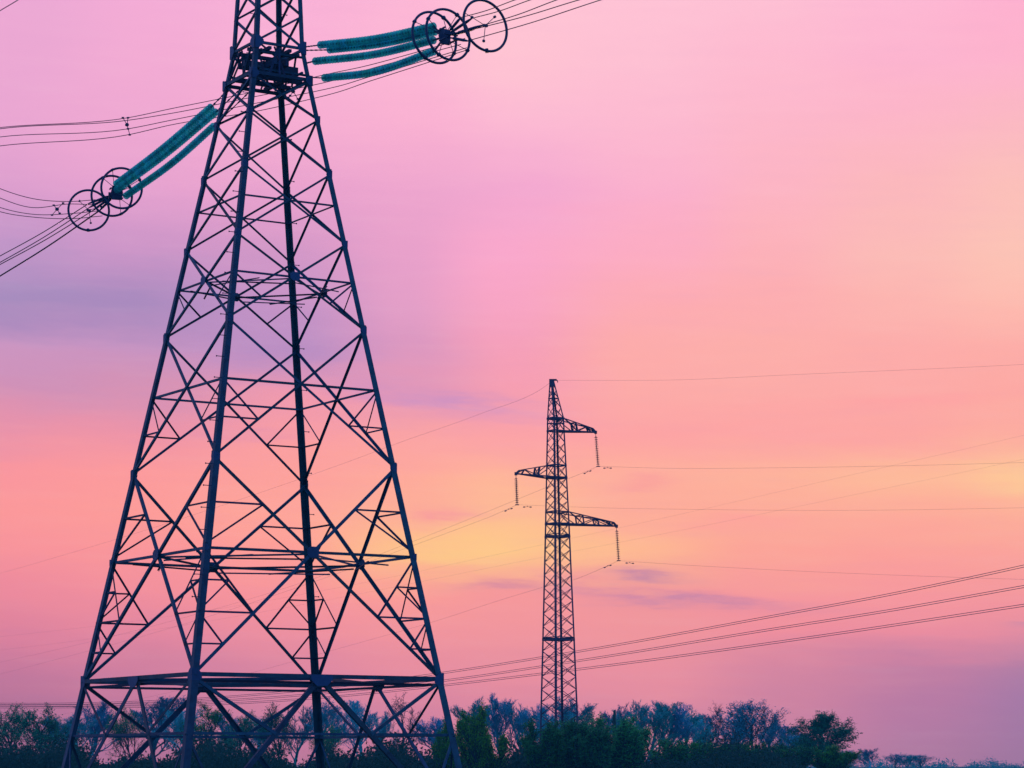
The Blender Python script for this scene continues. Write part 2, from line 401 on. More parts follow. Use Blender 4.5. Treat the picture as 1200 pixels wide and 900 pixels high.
# secondary bracing
def zat(z0, z1, t): return z0 + (z1 - z0) * t
for f in FACES:
    out = fout(f)
    for a, b in (f, f[::-1]):
        # panel below level C
        z0, z1 = Z['B'], Z['P3']; x = crossing(f, z0, z1); zc = x.z
        def md(t): return lerp(lp(a, z0), x, t)
        def lg(t): return lp(a, zat(z0, zc, t))
        w = .068
        sec(lg(1), md(.5), w, out); sec(lg(.5), md(.5), w, out)
        smid = lerp(lg(1), md(.5), .5)
        sec(lg(.75), smid, w * .9, out); sec(lg(.5), smid, w * .9, out)
        sec(lg(.5), md(.25), w * .9, out); sec(lg(.25), md(.25), w * .9, out)
        # above level C
        up = lerp(x, lp(a, z1), .5); zl = zat(zc, z1, .5)
        sec(lp(a, up.z), up, w, out); sec(lp(a, zc + .15), up, w, out)
        # panel D
        z0, z1 = Z['P3'], Z['P2']; x = crossing(f, z0, z1)
        mdn = lerp(lp(a, z0), x, .5)
        sec(lp(a, x.z), mdn, .06, out); sec(lp(a, mdn.z), mdn, .06, out)
        # panel E
        z0, z1 = Z['P2'], Z['P1']; x = crossing(f, z0, z1)
        mdn = lerp(lp(a, z0), x, .5)
        sec(lp(a, x.z), mdn, .06, out)
# horizontals and plan bracing
strut_ring(Z['D'], .085); strut_ring(Z['F'], .065)
for lev, w, wd in (('C', .10, .09), ('E', .072, .068)):
    strut_ring(Z[lev], w)
    z = Z[lev]
    for i, f in enumerate(FACES):
        f2 = FACES[(i + 1) % 4]; up = Vector((0, 0, 1))
        p, q = fmid(f, z) - fout(f) * .2, fmid(f2, z) - fout(f2) * .2
        member('plan_brace', p, q, wd, up, .03)
        # short hip ties doubling the inner diamond
        c = lp(f[1], z)
        member('plan_brace', lerp(c, fmid(f, z), .98) - fout(f) * .3, lerp(c, fmid(f2, z), .45) - fout(f2) * .12, wd * .8, up, .16)
        member('plan_brace', lerp(c, fmid(f2, z), .98) - fout(f2) * .3, lerp(c, fmid(f, z), .45) - fout(f) * .12, wd * .8, up, .22)
    for f in FACES:      # gusset plates where the diagonals cross
        m = MB(); o = fout(f); t = Vector((-o.y, o.x, 0)); p = fmid(f, z); s = .24 if lev == 'C' else .20
        sx, sz = s, s * .85
        m.prism(p + o * .035, p + o * .012, [(-sx, -sz * .5), (-sx * .5, -sz), (sx * .5, -sz), (sx, -sz * .5), (sx, sz * .5), (sx * .5, sz), (-sx * .5, sz), (-sx, sz * .5)], t, Vector((0, 0, 1)))
        m.build('gusset_plate', M['plate'], PY)
# small gusset plates at the leg nodes
for L in 'ABCD':
    for key, s in (('B', .28), ('C', .12), ('P3', .17), ('P2', .15), ('P1', .14), ('P0', .14), ('Q', .14)):
        z = Z[key]
        for f in FACES:
            if L not in f: continue
            o = fout(f); other = f[1] if f[0] == L else f[0]; t = (lp(other, z) - lp(L, z)).normalized(); p = lp(L, z)
            m = MB(); m.prism(p + o * .026, p + o * .006, [(-.03, -s), (s * .6, -s), (s * 1.3, -s * .3), (s * 1.3, s * .3), (s * .6, s), (-.03, s)], t, Vector((0, 0, 1)))
            m.build('gusset_plate', M['plate'], PY)
# level B: deep double beams and the portal below
for f in FACES:
    o = fout(f); z = Z['B']; p, q = lp(f[0], z), lp(f[1], z)
    m = MB(); m.bar(p + Vector((0, 0, .06)) - o * .04, q + Vector((0, 0, .06)) - o * .04, .13, .15)
    m.build('main_beam', M['steel'], PY)
    m = MB(); m.bar(p - Vector((0, 0, .16)) - o * .30, q - Vector((0, 0, .16)) - o * .30, .08, .09)
    m.build('main_beam', M['thin'], PY)
    mid = fmid(f, z); t = (q - p).normalized()
    m = MB(); m.prism(mid + o * .075, mid + o * .05, [(-.45, -.05), (-.22, -.28), (.22, -.28), (.45, -.05), (.45, .12), (-.45, .12)], t, Vector((0, 0, 1)))
    m.build('gusset_plate', M['plate'], PY)
    for a, b in (f, f[::-1]):
        foot = lp(a, Z['G'])
        member('portal_brace', mid, foot, .18, o, .06)
        zt = Z['L0']; tt = (Z['B'] - zt) / (Z['B'] - Z['G']); dp = lerp(mid, foot, tt)
        member('portal_brace', lp(a, Z['B']), dp, .12, o, .03)
        m = MB(); m.bar(lp(a, zt) - o * .1, dp - o * .1, .09, .10); m.build('portal_strut', M['steel'], PY)
        z2 = -1.3; d2 = lerp(mid, foot, (Z['B'] - z2) / (Z['B'] - Z['G']))
        member('portal_brace', lp(a, zt), d2, .09, o, .03)
    d1 = lerp(mid, lp(f[0], Z['G']), tt); d2 = lerp(mid, lp(f[1], Z['G']), tt)
    m = MB(); m.bar(d1 - o * .13, d2 - o * .13, .08, .09); m.build('portal_strut', M['steel'], PY)
for i, f in enumerate(FACES):      # plan braces of level B
    f2 = FACES[(i + 1) % 4]
    m = MB(); m.bar(fmid(f, Z['B']) - Vector((0, 0, .02)), fmid(f2, Z['B']) - Vector((0, 0, .02)), .11, .12)
    m.build('plan_brace', M['steel'], PY)
# the waist: two rings of deep beams, a platform of crossing girders and hangers for the strings
def ringbeam(z, h, w, shift):
    for f in FACES:
        o = fout(f); m = MB(); m.bar(lp(f[0], z) - o * shift, lp(f[1], z) - o * shift, w, h)
        m.build('waist_beam', M['steel'], PY)
ringbeam(Z['WB'] + .03, .13, .09, .0); ringbeam(Z['WT'] - .02, .10, .09, .0)
ringbeam(Z['WB'] + .30, .08, .07, .3); ringbeam(Z['WT'] - .30, .08, .07, .3)
for f, g2 in (('AB', 'CD'), ('BC', 'DA')):
    for z, h in ((Z['WB'] + .10, .16), (Z['WB'] + .62, .24), (Z['WT'] - .18, .12)):
        for tt in ((.3, .7) if z != Z['WB'] + .62 else (.4, .62)):
            p = lerp(lp(f[0], z), lp(f[1], z), tt); q = lerp(lp(g2[1], z), lp(g2[0], z), tt)
            m = MB(); m.bar(p, q, .13, h); m.build('waist_beam', M['thin'], PY)
rnd = random.Random(5)
for f in FACES:
    o = fout(f)
    for k in range(4):
        a, b = rnd.uniform(.06, .94), rnd.uniform(.06, .94)
        z0, z1 = Z['WB'] + .1, Z['WT'] - .1
        p = lerp(lp(f[0], z0), lp(f[1], z0), a) - o * .05; q = lerp(lp(f[0], z1), lp(f[1], z1), max(.05, min(.95, a + rnd.uniform(-.3, .3)))) - o * .05
        m = MB(); m.bar(p, q, .07, .07); m.build('waist_brace', M['thin'], PY)
for L in 'ABCD':
    for z, s in ((Z['WB'], .20), (Z['WT'], .26)):
        for f in FACES:
            if L not in f: continue
            o = fout(f); other = f[1] if f[0] == L else f[0]; t = (lp(other, z) - lp(L, z)).normalized(); p = lp(L, z)
            m = MB(); m.prism(p + o * .075, p + o * .062, [(-.04, -s), (s * .5, -s), (s * 1.25, -s * .2), (s * 1.25, s * .3), (s * .5, s), (-.04, s)], t, Vector((0, 0, 1)))
            m.build('waist_plate', M['plate'], PY)
sec_list.sort(key=lambda s: -s[0])
for s in sec_list[:99]: member('secondary_brace', s[1], s[2], s[3], s[4], s[5], 'thin')
if len(sec_list) > 99:
    m = MB()
    for s in sec_list[99:]: m.angle(s[1], s[2], s[3], .014, s[4], s[5])
    tag(m.build('secondary_brace', M['thin'], PY), kind='stuff')

# ------------------------------------------------------------------ insulator strings of the big tower
dm = MB()
dm.lathe([(.042, -.10), (.042, .10)], 8, 1)
dm.lathe([(.045, -.018), (.10, -.004), (.155, .026), (.158, .034), (.10, .024), (.045, .022)], 16, 0)
DISC = dm.mesh('insulator_disc', [M['glass'], M['cap']], True)
def string(name, P, label, links, group, step=.185, cat='insulator'):
    pts = catmull(P, 24); t = thing(name, pts[0], label, cat, group)
    d = 0; nxt = .1; last = pts[0]
    for p in pts[1:]:
        L = (p - last).length; dr = (p - last) / L
        while nxt < d + L:
            c = last + dr * (nxt - d)
            o = bpy.data.objects.new('insulator_disc', DISC); COL.objects.link(o); o.parent = t
            o.location = c - pts[0]; o.rotation_euler = dr.to_track_quat('X', 'Z').to_euler(); nxt += step
        d += L; last = p
    m = MB(); m.tube(pts, .022, 6); m.build('core_rod', M['cap'], t, True)
    m = MB()
    for a, b, r in links:
        m.tube([a, b], r, 6)
        n = 5
        for k in range(n):
            p = lerp(Vector(a), Vector(b), (k + .5) / n); m.bar(p - (Vector(b) - Vector(a)).normalized() * .05, p + (Vector(b) - Vector(a)).normalized() * .05, r * 3, r * 2.2)
    m.build('link', M['ring'], t)
    return t
GR = 'insulator strings on the right of the big pylon'; GL = 'insulator strings on the left of the big pylon'
RY = at(521, 43, 93.3); LY = at(137, 226, 108.6)
def ra(P, lk0, ye, lab, g, yk):
    P = [at(*p) for p in P]
    string('insulator_string', P, lab, [(at(*lk0), P[0], .02), (P[-1], yk + Vector((0, 0, 0)) + (P[-1] - yk) * .25, .025)], g)
ra([(373, 53, 99.2), (440, 45.5, 96.4), (508, 31, 93.6)], (357, 55, 99.7), 0, 'topmost teal glass insulator string on the right side of the big pylon', GR, RY)
ra([(384, 58.5, 99.4), (448, 51, 96.7), (510, 37, 94.0)], (357, 59, 99.8), 0, 'teal glass insulator string close under the topmost one right of the big pylon', GR, RY)
ra([(367, 72, 99.5), (440, 63.5, 96.5), (510, 46.5, 93.5)], (359, 74, 99.7), 0, 'third teal glass insulator string down on the right side of the big pylon', GR, RY)
ra([(378, 91.5, 99.2), (440, 84, 96.4), (509, 60, 93.4)], (363, 90.5, 99.7), 0, 'lowest sagging teal glass insulator string right of the big pylon, set apart from the others', GR, RY)
ra([(249, 124, 101.8), (190, 174.5, 105.2), (135, 216.5, 108.4)], (272, 100, 101.2), 0, 'upper teal glass insulator string sloping down left of the big pylon', GL, LY)
ra([(255, 129.5, 101.6), (194, 180.5, 105), (137, 222.5, 108.2)], (281, 105, 101.1), 0, 'middle teal glass insulator string left of the big pylon, touching the upper one', GL, LY)
ra([(252, 146.5, 101.8), (203, 190, 104.8), (147, 230, 108.2)], (292, 108, 101.2), 0, 'lower teal glass insulator string left of the big pylon, set apart below the other two', GL, LY)

# corona rings and yokes
def clamp_set(name, yk, n, ringpx, r, label, ends, group):
    t = thing(name, yk, label, 'yoke', group); n = Vector(n).normalized(); side = n.cross(Vector((0, 0, 1))).normalized(); up = side.cross(n)
    m = MB()
    m.prism(yk - n * .03, yk + n * .03, [(-.20, -.30), (.20, -.30), (.26, 0), (.20, .30), (-.20, .30), (-.26, 0)], side, up)
    m.prism(yk + n * .36, yk + n * .42, [(-.30, -.07), (.30, -.07), (.30, .07), (-.30, .07)], side, up)
    for a in (-.25, .25):
        for b in (-.2, .2): m.bar(yk + side * a + up * b, yk + side * a + up * b + n * .4, .05)
    m.build('yoke_plate', M['ring'], t)
    for c, rr in ringpx:
        m = MB(); m.torus(c, n, rr, .049)
        for k in range(4):
            e = (side * math.cos(k * math.pi / 2 + .5) + up * math.sin(k * math.pi / 2 + .5))
            m.bar(c + e * (rr - .055), c + e * (rr + .055), .12, .10)
        rg = m.build('corona_ring', M['ring'], t, True)
        m = MB()
        for k in range(4):
            e = (side * math.cos(k * math.pi / 2 + .5) + up * math.sin(k * math.pi / 2 + .5))
            m.tube([yk + e * .25, c + e * (rr - .02)], .014, 5)
        m.build('ring_strut', M['ring'], rg)
    for e in ends:
        m = MB(); d = (e - yk).normalized(); s = yk + (e - yk) * .12
        m.tube([s, lerp(s, e, .25), lerp(s, e, .3), lerp(s, e, .8), e], [.03, .03, .055, .055, .03], 8); m.build('dead_end_clamp', M['ring'], t, True)
    return t
NR, NL = (.6, -.79, .1), (-.3, .95, .05)
GC = 'yokes with corona rings at the ends of the insulator strings'
r_ends = [at(540, 20.5, 92.6), at(553, 21.5, 92.2), at(566, 29.5, 91.6), at(556, 34, 92.2), at(548, 48, 92.4)]
clamp_set('string_yoke', RY, NR, [(at(509, 44, 93.6), .985), (at(525, 40.6, 93.0), .975)], 0,
          'dark yoke with two large overlapping corona rings at the end of the right insulator strings', r_ends, GC)
l_ends = [at(104, 238.5, 109.3), at(105, 243, 109.4), at(110, 246, 109.4), at(117, 246.5, 109.2)]
clamp_set('string_yoke', LY, NL, [(at(142.5, 220.5, 108.3), .86), (at(131, 229.5, 108.7), .86)], 0,
          'dark yoke with two overlapping corona rings at the end of the left insulator strings', l_ends, GC)
def lone_ring(c, n, r, label):
    t = thing('corona_ring', c, label, 'corona ring', 'corona rings standing apart on the conductors'); n = Vector(n).normalized()
    side = n.cross(Vector((0, 0, 1))).normalized(); up = side.cross(n)
    m = MB(); m.torus(c, n, r, .049)
    for k in (0, 1): m.bar(c - up * (r + (.05 if k else -.05)), c - up * (r - .07), .16, .09)
    m.bar(c - up * (r + .05), c - up * (r - .05), .18, .12)
    m.build('ring_tube', M['ring'], t, True)
    m = MB()
    for a in (.35, 2.4, 4.9):
        e = side * math.cos(a) + up * math.sin(a); m.tube([c, c + e * (r if a == .35 else r * .62)], .014, 5)
        m.bar(c + e * r * .6, c + e * r * .68, .08)
    m.bar(c - side * .09, c + side * .09, .09); m.build('spoke', M['ring'], t)
lone_ring(at(568.7, 30, 91.4), NR, .965, 'single corona ring with spokes set out along the conductors right of the two overlapping rings')
lone_ring(at(104, 246.4, 109.4), NL, .865, 'single corona ring lowest at the left, apart from the two overlapping rings')

def wire(name, P, r, mat, label, cat, group, n=10, sides=5, kink=None):
    m = MB(); m.tube(catmull(P, n) if kink is None else catmull(P[:kink + 1], n)[:-1] + catmull(P[kink:], n), r, sides); o = m.build(name, M[mat], None, True, origin=P[0])
    return tag(o, label, cat, group)
# line conductors to the right (towards the viewer) and to the left (away)
GCR = 'line conductors leaving the big pylon to the right'
exits = [(603, 0), (621, 0), (652, 0), (678, 0), (704, 0)]
for k, (e, x) in enumerate(zip(r_ends, exits)):
    p1 = at(x[0], x[1], 88.5); d = p1 - e; far = p1 + d * 1.1 + Vector((0, 0, -.15))
    wire('conductor', [e, lerp(e, p1, .5) - Vector((0, 0, .05)), p1, far], .018, 'wire',
         ['first', 'second', 'third', 'fourth', 'fifth'][k] + ' from left of five conductors leaving the right rings for the top edge', 'conductor', GCR)
GCL = 'line conductors leaving the big pylon to the left'
for k, (e, y) in enumerate(zip(l_ends, (300, 307.5, 310, 323.5))):
    p1 = at(0, y, 116); d = p1 - e
    wire('conductor', [e, lerp(e, p1, .5) - Vector((0, 0, .08)), p1, p1 + d * 1.2 + Vector((0, 0, .3))], .022 if k < 3 else .034, 'wire',
         ['top', 'second', 'third', 'thick lowest'][k] + ' conductor of the four running down left from the left corona rings', 'conductor', GCL)
# jumpers: from the right clamps, behind the tower, out to the left, round and back to the left clamps
GJ = 'jumper wires looping past the big pylon'
jr = [(545, 45, 92.8), (540, 52, 92.8), (547, 56, 93.0), (549, 58, 92.7)]
jc = [(440, 74.5, 97), (440, 79, 97), (440, 88, 97), (440, 93, 97)]
jt = [(366, 91, 102.6), (366, 100, 102.6), (368, 107.5, 102.6), (369, 115, 102.6)]
jm = [(300, 107, 104), (300, 113, 104), (300, 121, 104), (300, 130.5, 104)]
jl = [(200, 127.5, 104.8), (200, 133, 104.8), (200, 141, 104.8), (200, 146.5, 104.8)]
js = [(150, 138, 105.2), (150, 141, 105.2), (150, 151, 105.2), (150, 158, 105.2)]
j0 = [(0, 149.5, 106), (0, 151, 106), (0, 160.5, 106), (0, 171, 106)]
jo = [(-90, 163, 107.5), (-90, 168, 107.5), (-90, 176, 107.5), (-90, 186, 107.5)]
jb = [(0, 221, 109), (0, 232, 109.2), (0, 243, 109.2), (0, 248, 109.4)]
jk = [(40, 233, 109.2), (36, 243, 109.3), (38, 251, 109.3), (40, 254.5, 109.4)]
je = [(84, 236, 109.4), (82, 239, 109.4), (86, 250, 109.4), (88, 256, 109.4)]
jz = [(112, 234, 109.3), (112, 240, 109.4), (116, 247, 109.3), (120, 253, 109.2)]
for k in range(4):
    wire('jumper_wire', [at(*q[k]) for q in (jr, jc, jt, jm, jl, js, j0, jo, jb, jk, je, jz)], .0165, 'wire',
         ['topmost', 'second', 'third', 'lowest'][k] + ' of the four thin jumper wires passing behind the big pylon under its waist', 'jumper wire', GJ)
def spacer(pts, label):
    t = thing('wire_spacer', at(*pts[0]), label, 'spacer', 'spacers on the jumper wires'); c = sum((at(*p) for p in pts), Vector()) / len(pts)
    m = MB(); m.bar(c - Vector((.08, 0, 0)), c + Vector((.05, 0, 0)), .08); m.torus(c, (0, 1, 0), .06, .018, 16, 6)
    m.build('hub', M['ring'], t)
    for p in pts:
        m = MB(); q = at(*p); m.tube([c, q], .016, 6); m.build('arm', M['ring'], t)
        m = MB(); m.bar(q - Vector((.05, 0, 0)), q + Vector((.05, 0, 0)), .06); m.build('clamp', M['ring'], t)
spacer([(144, 138, 105.2), (150, 138, 105.2), (150, 151, 105.2), (152, 158, 105.2)], 'small dark spacer on the jumper wires in the sky left of the big pylon')
spacer([(338, 102, 103.4), (348, 99, 103.4), (340, 112, 103.4), (349, 116, 103.4)], 'small dark spacer on the jumper wires under the waist of the big pylon')
spacer([(63, 240.5, 109.3), (74, 238, 109.3), (70, 250, 109.3), (61, 252, 109.3)], 'small dark spacer on the wires just left of the left corona rings')

# ------------------------------------------------------------------ the smaller tower beyond
TY = 220.; A0 = R(-11.3)
TAB = [(840, 655.2, 22.2), (749, 654.5, 19.1), (614, 653.1, 14.5), (490, 651.0, 10.0), (446, 646.6, 2.7)]   # surveyed height, axis, half width
tz = [(at(c, y, TY).z, at(c, y, TY).x, (at(c + w, y, TY).x - at(c, y, TY).x) / math.cos(A0)) for y, c, w in TAB]
def tinterp(z):
    T = tz
    for i in range(len(T) - 1):
        if z <= T[i + 1][0] or i == len(T) - 2:
            t = (z - T[i][0]) / (T[i + 1][0] - T[i][0]); return [T[i][k] + (T[i + 1][k] - T[i][k]) * t for k in (1, 2)]
def tl(k, z):
    xc, r = tinterp(z); a = A0 + k * math.pi / 2
    return Vector((xc + r * math.cos(a), TY + r * math.sin(a), z))
def zy(y): return at(652, y, TY).z
TG = gz(TY)
TW = thing('lattice_tower', (tinterp(TG)[0], TY, TG), 'slender dark lattice tower with three side arms standing beyond the bushes', 'pylon')
for k in range(4):
    m = MB(); zz = [TG - .05] + [zy(y) for y in (840, 749, 614, 490, 446)]
    for i in range(len(zz) - 1):
        w = (.16, .15, .14, .13, .11)[i]; p, q = tl(k, zz[i]), tl(k, zz[i + 1])
        n1 = (tl(k + 1, zz[i]) - p).normalized(); n2 = (tl(k - 1, zz[i]) - p).normalized()
        m.prism(p, q, [(0, 0), (w, 0), (w, .03), (.03, .03), (.03, w), (0, w)], n1, n2)
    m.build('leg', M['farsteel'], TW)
ny = [935, 917, 900, 884, 868.5, 853, 838, 823, 808, 793, 778, 763, 749, 734, 719, 704, 689, 674, 659, 644, 629, 614, 599.5, 587, 574, 560, 545.5, 532, 519, 505, 490.5, 478, 467, 457, 448]
nb = []
for i in range(len(ny) - 1):
    z0, z1 = zy(ny[i]), zy(ny[i + 1])
    if z0 < TG: z0 = TG + .05
    if z1 < TG: continue
    for k in range(4):
        o = (tl(k, z0) + tl(k + 1, z0)) / 2 - Vector((tinterp(z0)[0], TY, z0)); o.z = 0; o.normalize()
        nb.append((tl(k, z0), tl(k + 1, z1), o, .01)); nb.append((tl(k + 1, z0), tl(k, z1), o, .05))
# bracing: nearer faces as parts, the rest as one
near = [b for b in nb if b[2].y < 0][:100]; rest = [b for b in nb if b not in near]
for p, q, o, s in near:
    m = MB(); m.angle(p, q, .055, .018, o, s); m.build('cross_brace', M['farsteel'], TW)
m = MB()
for p, q, o, s in rest: m.angle(p, q, .042, .018, o, s)
tag(m.build('cross_brace', M['farsteel'], TW), kind='stuff')
for y, w in ((629, .13), (626.5, .07), (750, .12), (747, .07), (614, .13), (600, .11), (560, .15), (545.5, .11), (505, .12), (490.5, .17), (467, .07)):
    z = zy(y)
    for k in range(4):
        m = MB(); p, q = tl(k, z), tl(k + 1, z); m.bar(lerp(p, q, .02), lerp(p, q, .98), w * .7, w); m.build('horizontal_strut', M['farsteel'], TW)
for y in (629, 749, 497, 560, 614):     # plan plates
    z = zy(y); m = MB()
    m.bar(tl(0, z) + Vector((0, 0, .06)), tl(2, z) + Vector((0, 0, .06)), .1, .1); m.bar(tl(1, z) - Vector((0, 0, .06)), tl(3, z) - Vector((0, 0, .06)), .1, .1); m.build('plan_brace', M['farsteel'], TW)
# peak cap and ground-wire bracket
m = MB(); top = tl(0, zy(446)); cx = tinterp(zy(446))[0]; zt = zy(446)
m.bar((cx - .22, TY, zt - .25), (cx + .22, TY, zt - .25), .4, .45); m.bar((cx - .22, TY, zt + .06), (cx + .42, TY, zt + .06), .2, .14); m.tube([(cx + .42, TY, zt + .06), (cx + .5, TY, zt - .06), (cx + .5, TY, zt - .16)], .04, 6)
m.build('peak_cap', M['farsteel'], TW)
AD = R(33.7)
tips = []
def arm(ks, ytop, ybot, tipx, tipy, sgn, frames):
    d = Vector((math.cos(AD), math.sin(AD), 0)) * sgn
    zb, zt_ = zy(ybot), zy(ytop); rb = [tl(k, zb) for k in ks]; rt = [tl(k, zt_) for k in ks]
    root = (rb[0] + rb[1]) / 2; Yt = TY
    for _ in range(6):
        tp = at(tipx, tipy, Yt); L = (tp.x - root.x) / d.x; Yt = root.y + L * d.y
    tip = at(tipx, tipy, Yt); tt = tip + Vector((0, 0, .30)) - d * .35; side = Vector((-d.y, d.x, 0))
    a = MB()
    def B(i, t): return lerp(rb[i], tip + side * (.08 if i else -.08) * (1 if sgn > 0 else -1), t)
    def T(i, t): return lerp(rt[i], tt + side * (.08 if i else -.08) * (1 if sgn > 0 else -1), t)
    for i in (0, 1):
        a.bar(B(i, 0), B(i, 1), .10, .12); a.bar(T(i, 0), T(i, 1), .07, .08); a.bar(T(i, 1), B(i, 1), .09)
    ar = a.build('crossarm', M['farsteel'], TW)
    ts = [0] + frames + [1]
    for j, t in enumerate(frames):
        m = MB(); w = .13 if j == 0 else .09
        for i in (0, 1): m.bar(B(i, t), T(i, t), w)
        m.bar(B(0, t), B(1, t), .08); m.bar(T(0, t), T(1, t), .08); m.bar(B(0, t), T(1, t), .05); m.bar(B(1, t), T(0, t), .05)
        m.build('frame', M['farsteel'], ar)
    m = MB()
    for j in range(len(ts) - 1):
        for i in (0, 1):
            (m.bar(T(i, ts[j]), B(i, ts[j + 1]), .065) if j % 2 == 0 else m.bar(B(i, ts[j]), T(i, ts[j + 1]), .065))
        m.bar(B(j % 2, ts[j]), B(1 - j % 2, ts[j + 1]), .07); m.bar(T(j % 2, ts[j]), T(1 - j % 2, ts[j + 1]), .05)
    m.build('lacing', M['farsteel'], ar)
    m = MB(); m.bar(tip + Vector((0, 0, .12)), tip - Vector((0, 0, .14)), .2, .24); m.build('tip_plate', M['farsteel'], ar)
    return tip
tipA = arm((0, 1), 490.5, 505, 698, 506.5, 1, [.40, .82])
tipB = arm((2, 3), 545.5, 560, 604.6, 555, -1, [.42, .84])
tipC = arm((0, 1), 600, 614, 722.5, 616.5, 1, [.30, .62, .88])
dm = MB(); dm.lathe([(.05, -.07), (.055, 0)], 8, 0); dm.lathe([(.05, -.01), (.15, .01), (.16, .04), (.05, .05)], 10, 0)
DISC2 = dm.mesh('small_insulator_disc', [M['brown']], True)
GH = 'hanging insulator strings on the slender tower'
clampsp = []
for tip, (x, y), lab in ((tipA, (701, 546.5), 'dark hanging insulator string under the topmost arm of the slender tower'),
                         (tipB, (606, 591.5), 'dark hanging insulator string under the left arm of the slender tower'),
                         (tipC, (725, 657), 'dark hanging insulator string under the lowest and longest arm of the slender tower')):
    e = at(x, y, tip.y); t = thing('hanging_insulator', tip - Vector((0, 0, .14)), lab, 'insulator', GH); s = ORIG[t]
    m = MB(); m.tube([s, e], .025, 5); m.build('core_rod', M['brown'], t)
    dr = (e - s).normalized(); L = (e - s).length; n = 13
    for k in range(n):
        o = bpy.data.objects.new('insulator_disc', DISC2); COL.objects.link(o); o.parent = t
        o.location = dr * (.30 + (L - .5) * k / (n - 1)); o.rotation_euler = dr.to_track_quat('X', 'Z').to_euler()
    m = MB(); m.bar(e - Vector((.16, 0, 0)), e + Vector((.16, 0, 0)), .09, .08); m.build('suspension_clamp', M['farsteel'], t)
    clampsp.append(e)
def damper(x, y, Y, tilt, label):
    p = at(x, y, Y) ; t = thing('vibration_damper', p, label, 'damper', 'vibration dampers on the conductors of the slender tower')
    d = Vector((1, 0, tilt)).normalized(); lo = Vector((0, 0, -.10))
    m = MB(); m.tube([p - d * .22 + lo, p + lo * .7, p + d * .22 + lo], .016, 5); m.bar(p, p + lo * .8, .05); m.build('messenger', M['farsteel'], t)
    for s in (-1, 1):
        m = MB(); m.tube([p + d * s * .18 + lo, p + d * s * .22 + lo, p + d * s * .36 + lo], [.03, .05, .045], 8); m.build('weight', M['farsteel'], t)
CA, CB, CC = clampsp
damper(688.5, 552.0, CA.y + 1.5, .42, 'small dark damper left of the clamp below the topmost arm')
damper(712, 547.2, CA.y - .5, 0, 'small dark damper right of the clamp below the topmost arm')
damper(596, 596.0, CB.y + 1.5, .4, 'small dark damper left of the clamp below the left arm')
damper(618, 592.8, CB.y - .5, 0, 'small dark damper right of the clamp below the left arm')
damper(712, 662.4, CC.y + 1.5, .35, 'small dark damper left of the clamp below the lowest arm')
damper(738, 658.6, CC.y - .5, -.05, 'small dark damper right of the clamp below the lowest arm')
# conductors of the slender tower: left spans run away, right spans pass slowly nearer
GW = 'thin wires of the slender tower'
tipE = Vector((cx + .1, TY, zt + .02))
def pxY(pts, ys): return [at(x, y, Y) for (x, y), Y in zip(pts, ys)]
def span(c, right, left, label):
    P = [at(x, y, Y) for x, y, Y in reversed(left)] + [c] + [at(x, y, Y) for x, y, Y in right]
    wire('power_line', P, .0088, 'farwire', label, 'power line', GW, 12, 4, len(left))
span(tipE, [(800, 445, 216), (920, 439.5, 212), (1200, 427, 205), (1500, 408, 197)], [(640, 452, 222), (560, 486, 240), (470, 518, 262), (400, 544, 280), (200, 612, 330), (0, 672, 385), (-200, 725, 450)], 'faint earth wire running from the very top of the slender tower')
span(CA, [(800, 549, 218), (900, 548.3, 216), (1200, 542, 208), (1500, 530, 198)], [(688, 552, CA.y + 1.5), (636, 573, 232), (580, 596, 250), (493, 631, 275), (350, 684, 320), (200, 728, 370), (50, 765, 430), (0, 776, 450), (-200, 815, 540)], 'thin conductor from the insulator under the topmost arm of the slender tower')
span(CB, [(700, 595, 217), (800, 596.8, 214), (1000, 598, 208), (1200, 595, 202), (1500, 586, 193)], [(596, 596, CB.y + 1.5), (560, 611, 236), (493, 636, 258), (350, 688, 310), (200, 736, 365), (50, 777, 425), (0, 790, 446), (-200, 830, 540)], 'thin conductor from the insulator under the left arm of the slender tower')
span(CC, [(800, 662, 219), (900, 667.5, 217), (1050, 674, 213), (1200, 679, 209), (1500, 685, 200)], [(712, 663, CC.y + 1.5), (630, 690, 250), (600, 699, 258), (513, 727, 285), (397, 760, 325), (300, 787, 360), (150, 822, 420), (0, 850, 500)], 'thin conductor from the insulator under the lowest arm of the slender tower')
GF = 'faint wires of a far line crossing behind'
for k, (P, lab) in enumerate((
    ([(1500, 436), (1200, 510), (1000, 556), (800, 602), (600, 646), (400, 688), (200, 722), (0, 746), (-200, 762)], 'upper of two very faint far wires rising from left to right behind the slender tower'),
    ([(1500, 470), (1200, 538), (1000, 580), (800, 621), (600, 660), (400, 700), (200, 735), (0, 762), (-200, 782)], 'lower of two very faint far wires rising from left to right behind the slender tower'))):
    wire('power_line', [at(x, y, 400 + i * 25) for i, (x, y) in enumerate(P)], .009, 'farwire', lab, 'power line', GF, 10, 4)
wire('power_line', [at(-60, 50, 92), at(0, 12.5, 88), at(21, 0, 86.5), at(60, -26, 84)], .016, 'wire', 'short piece of wire cutting across the upper left corner of the picture', 'power line', 'short wire at the upper left corner')
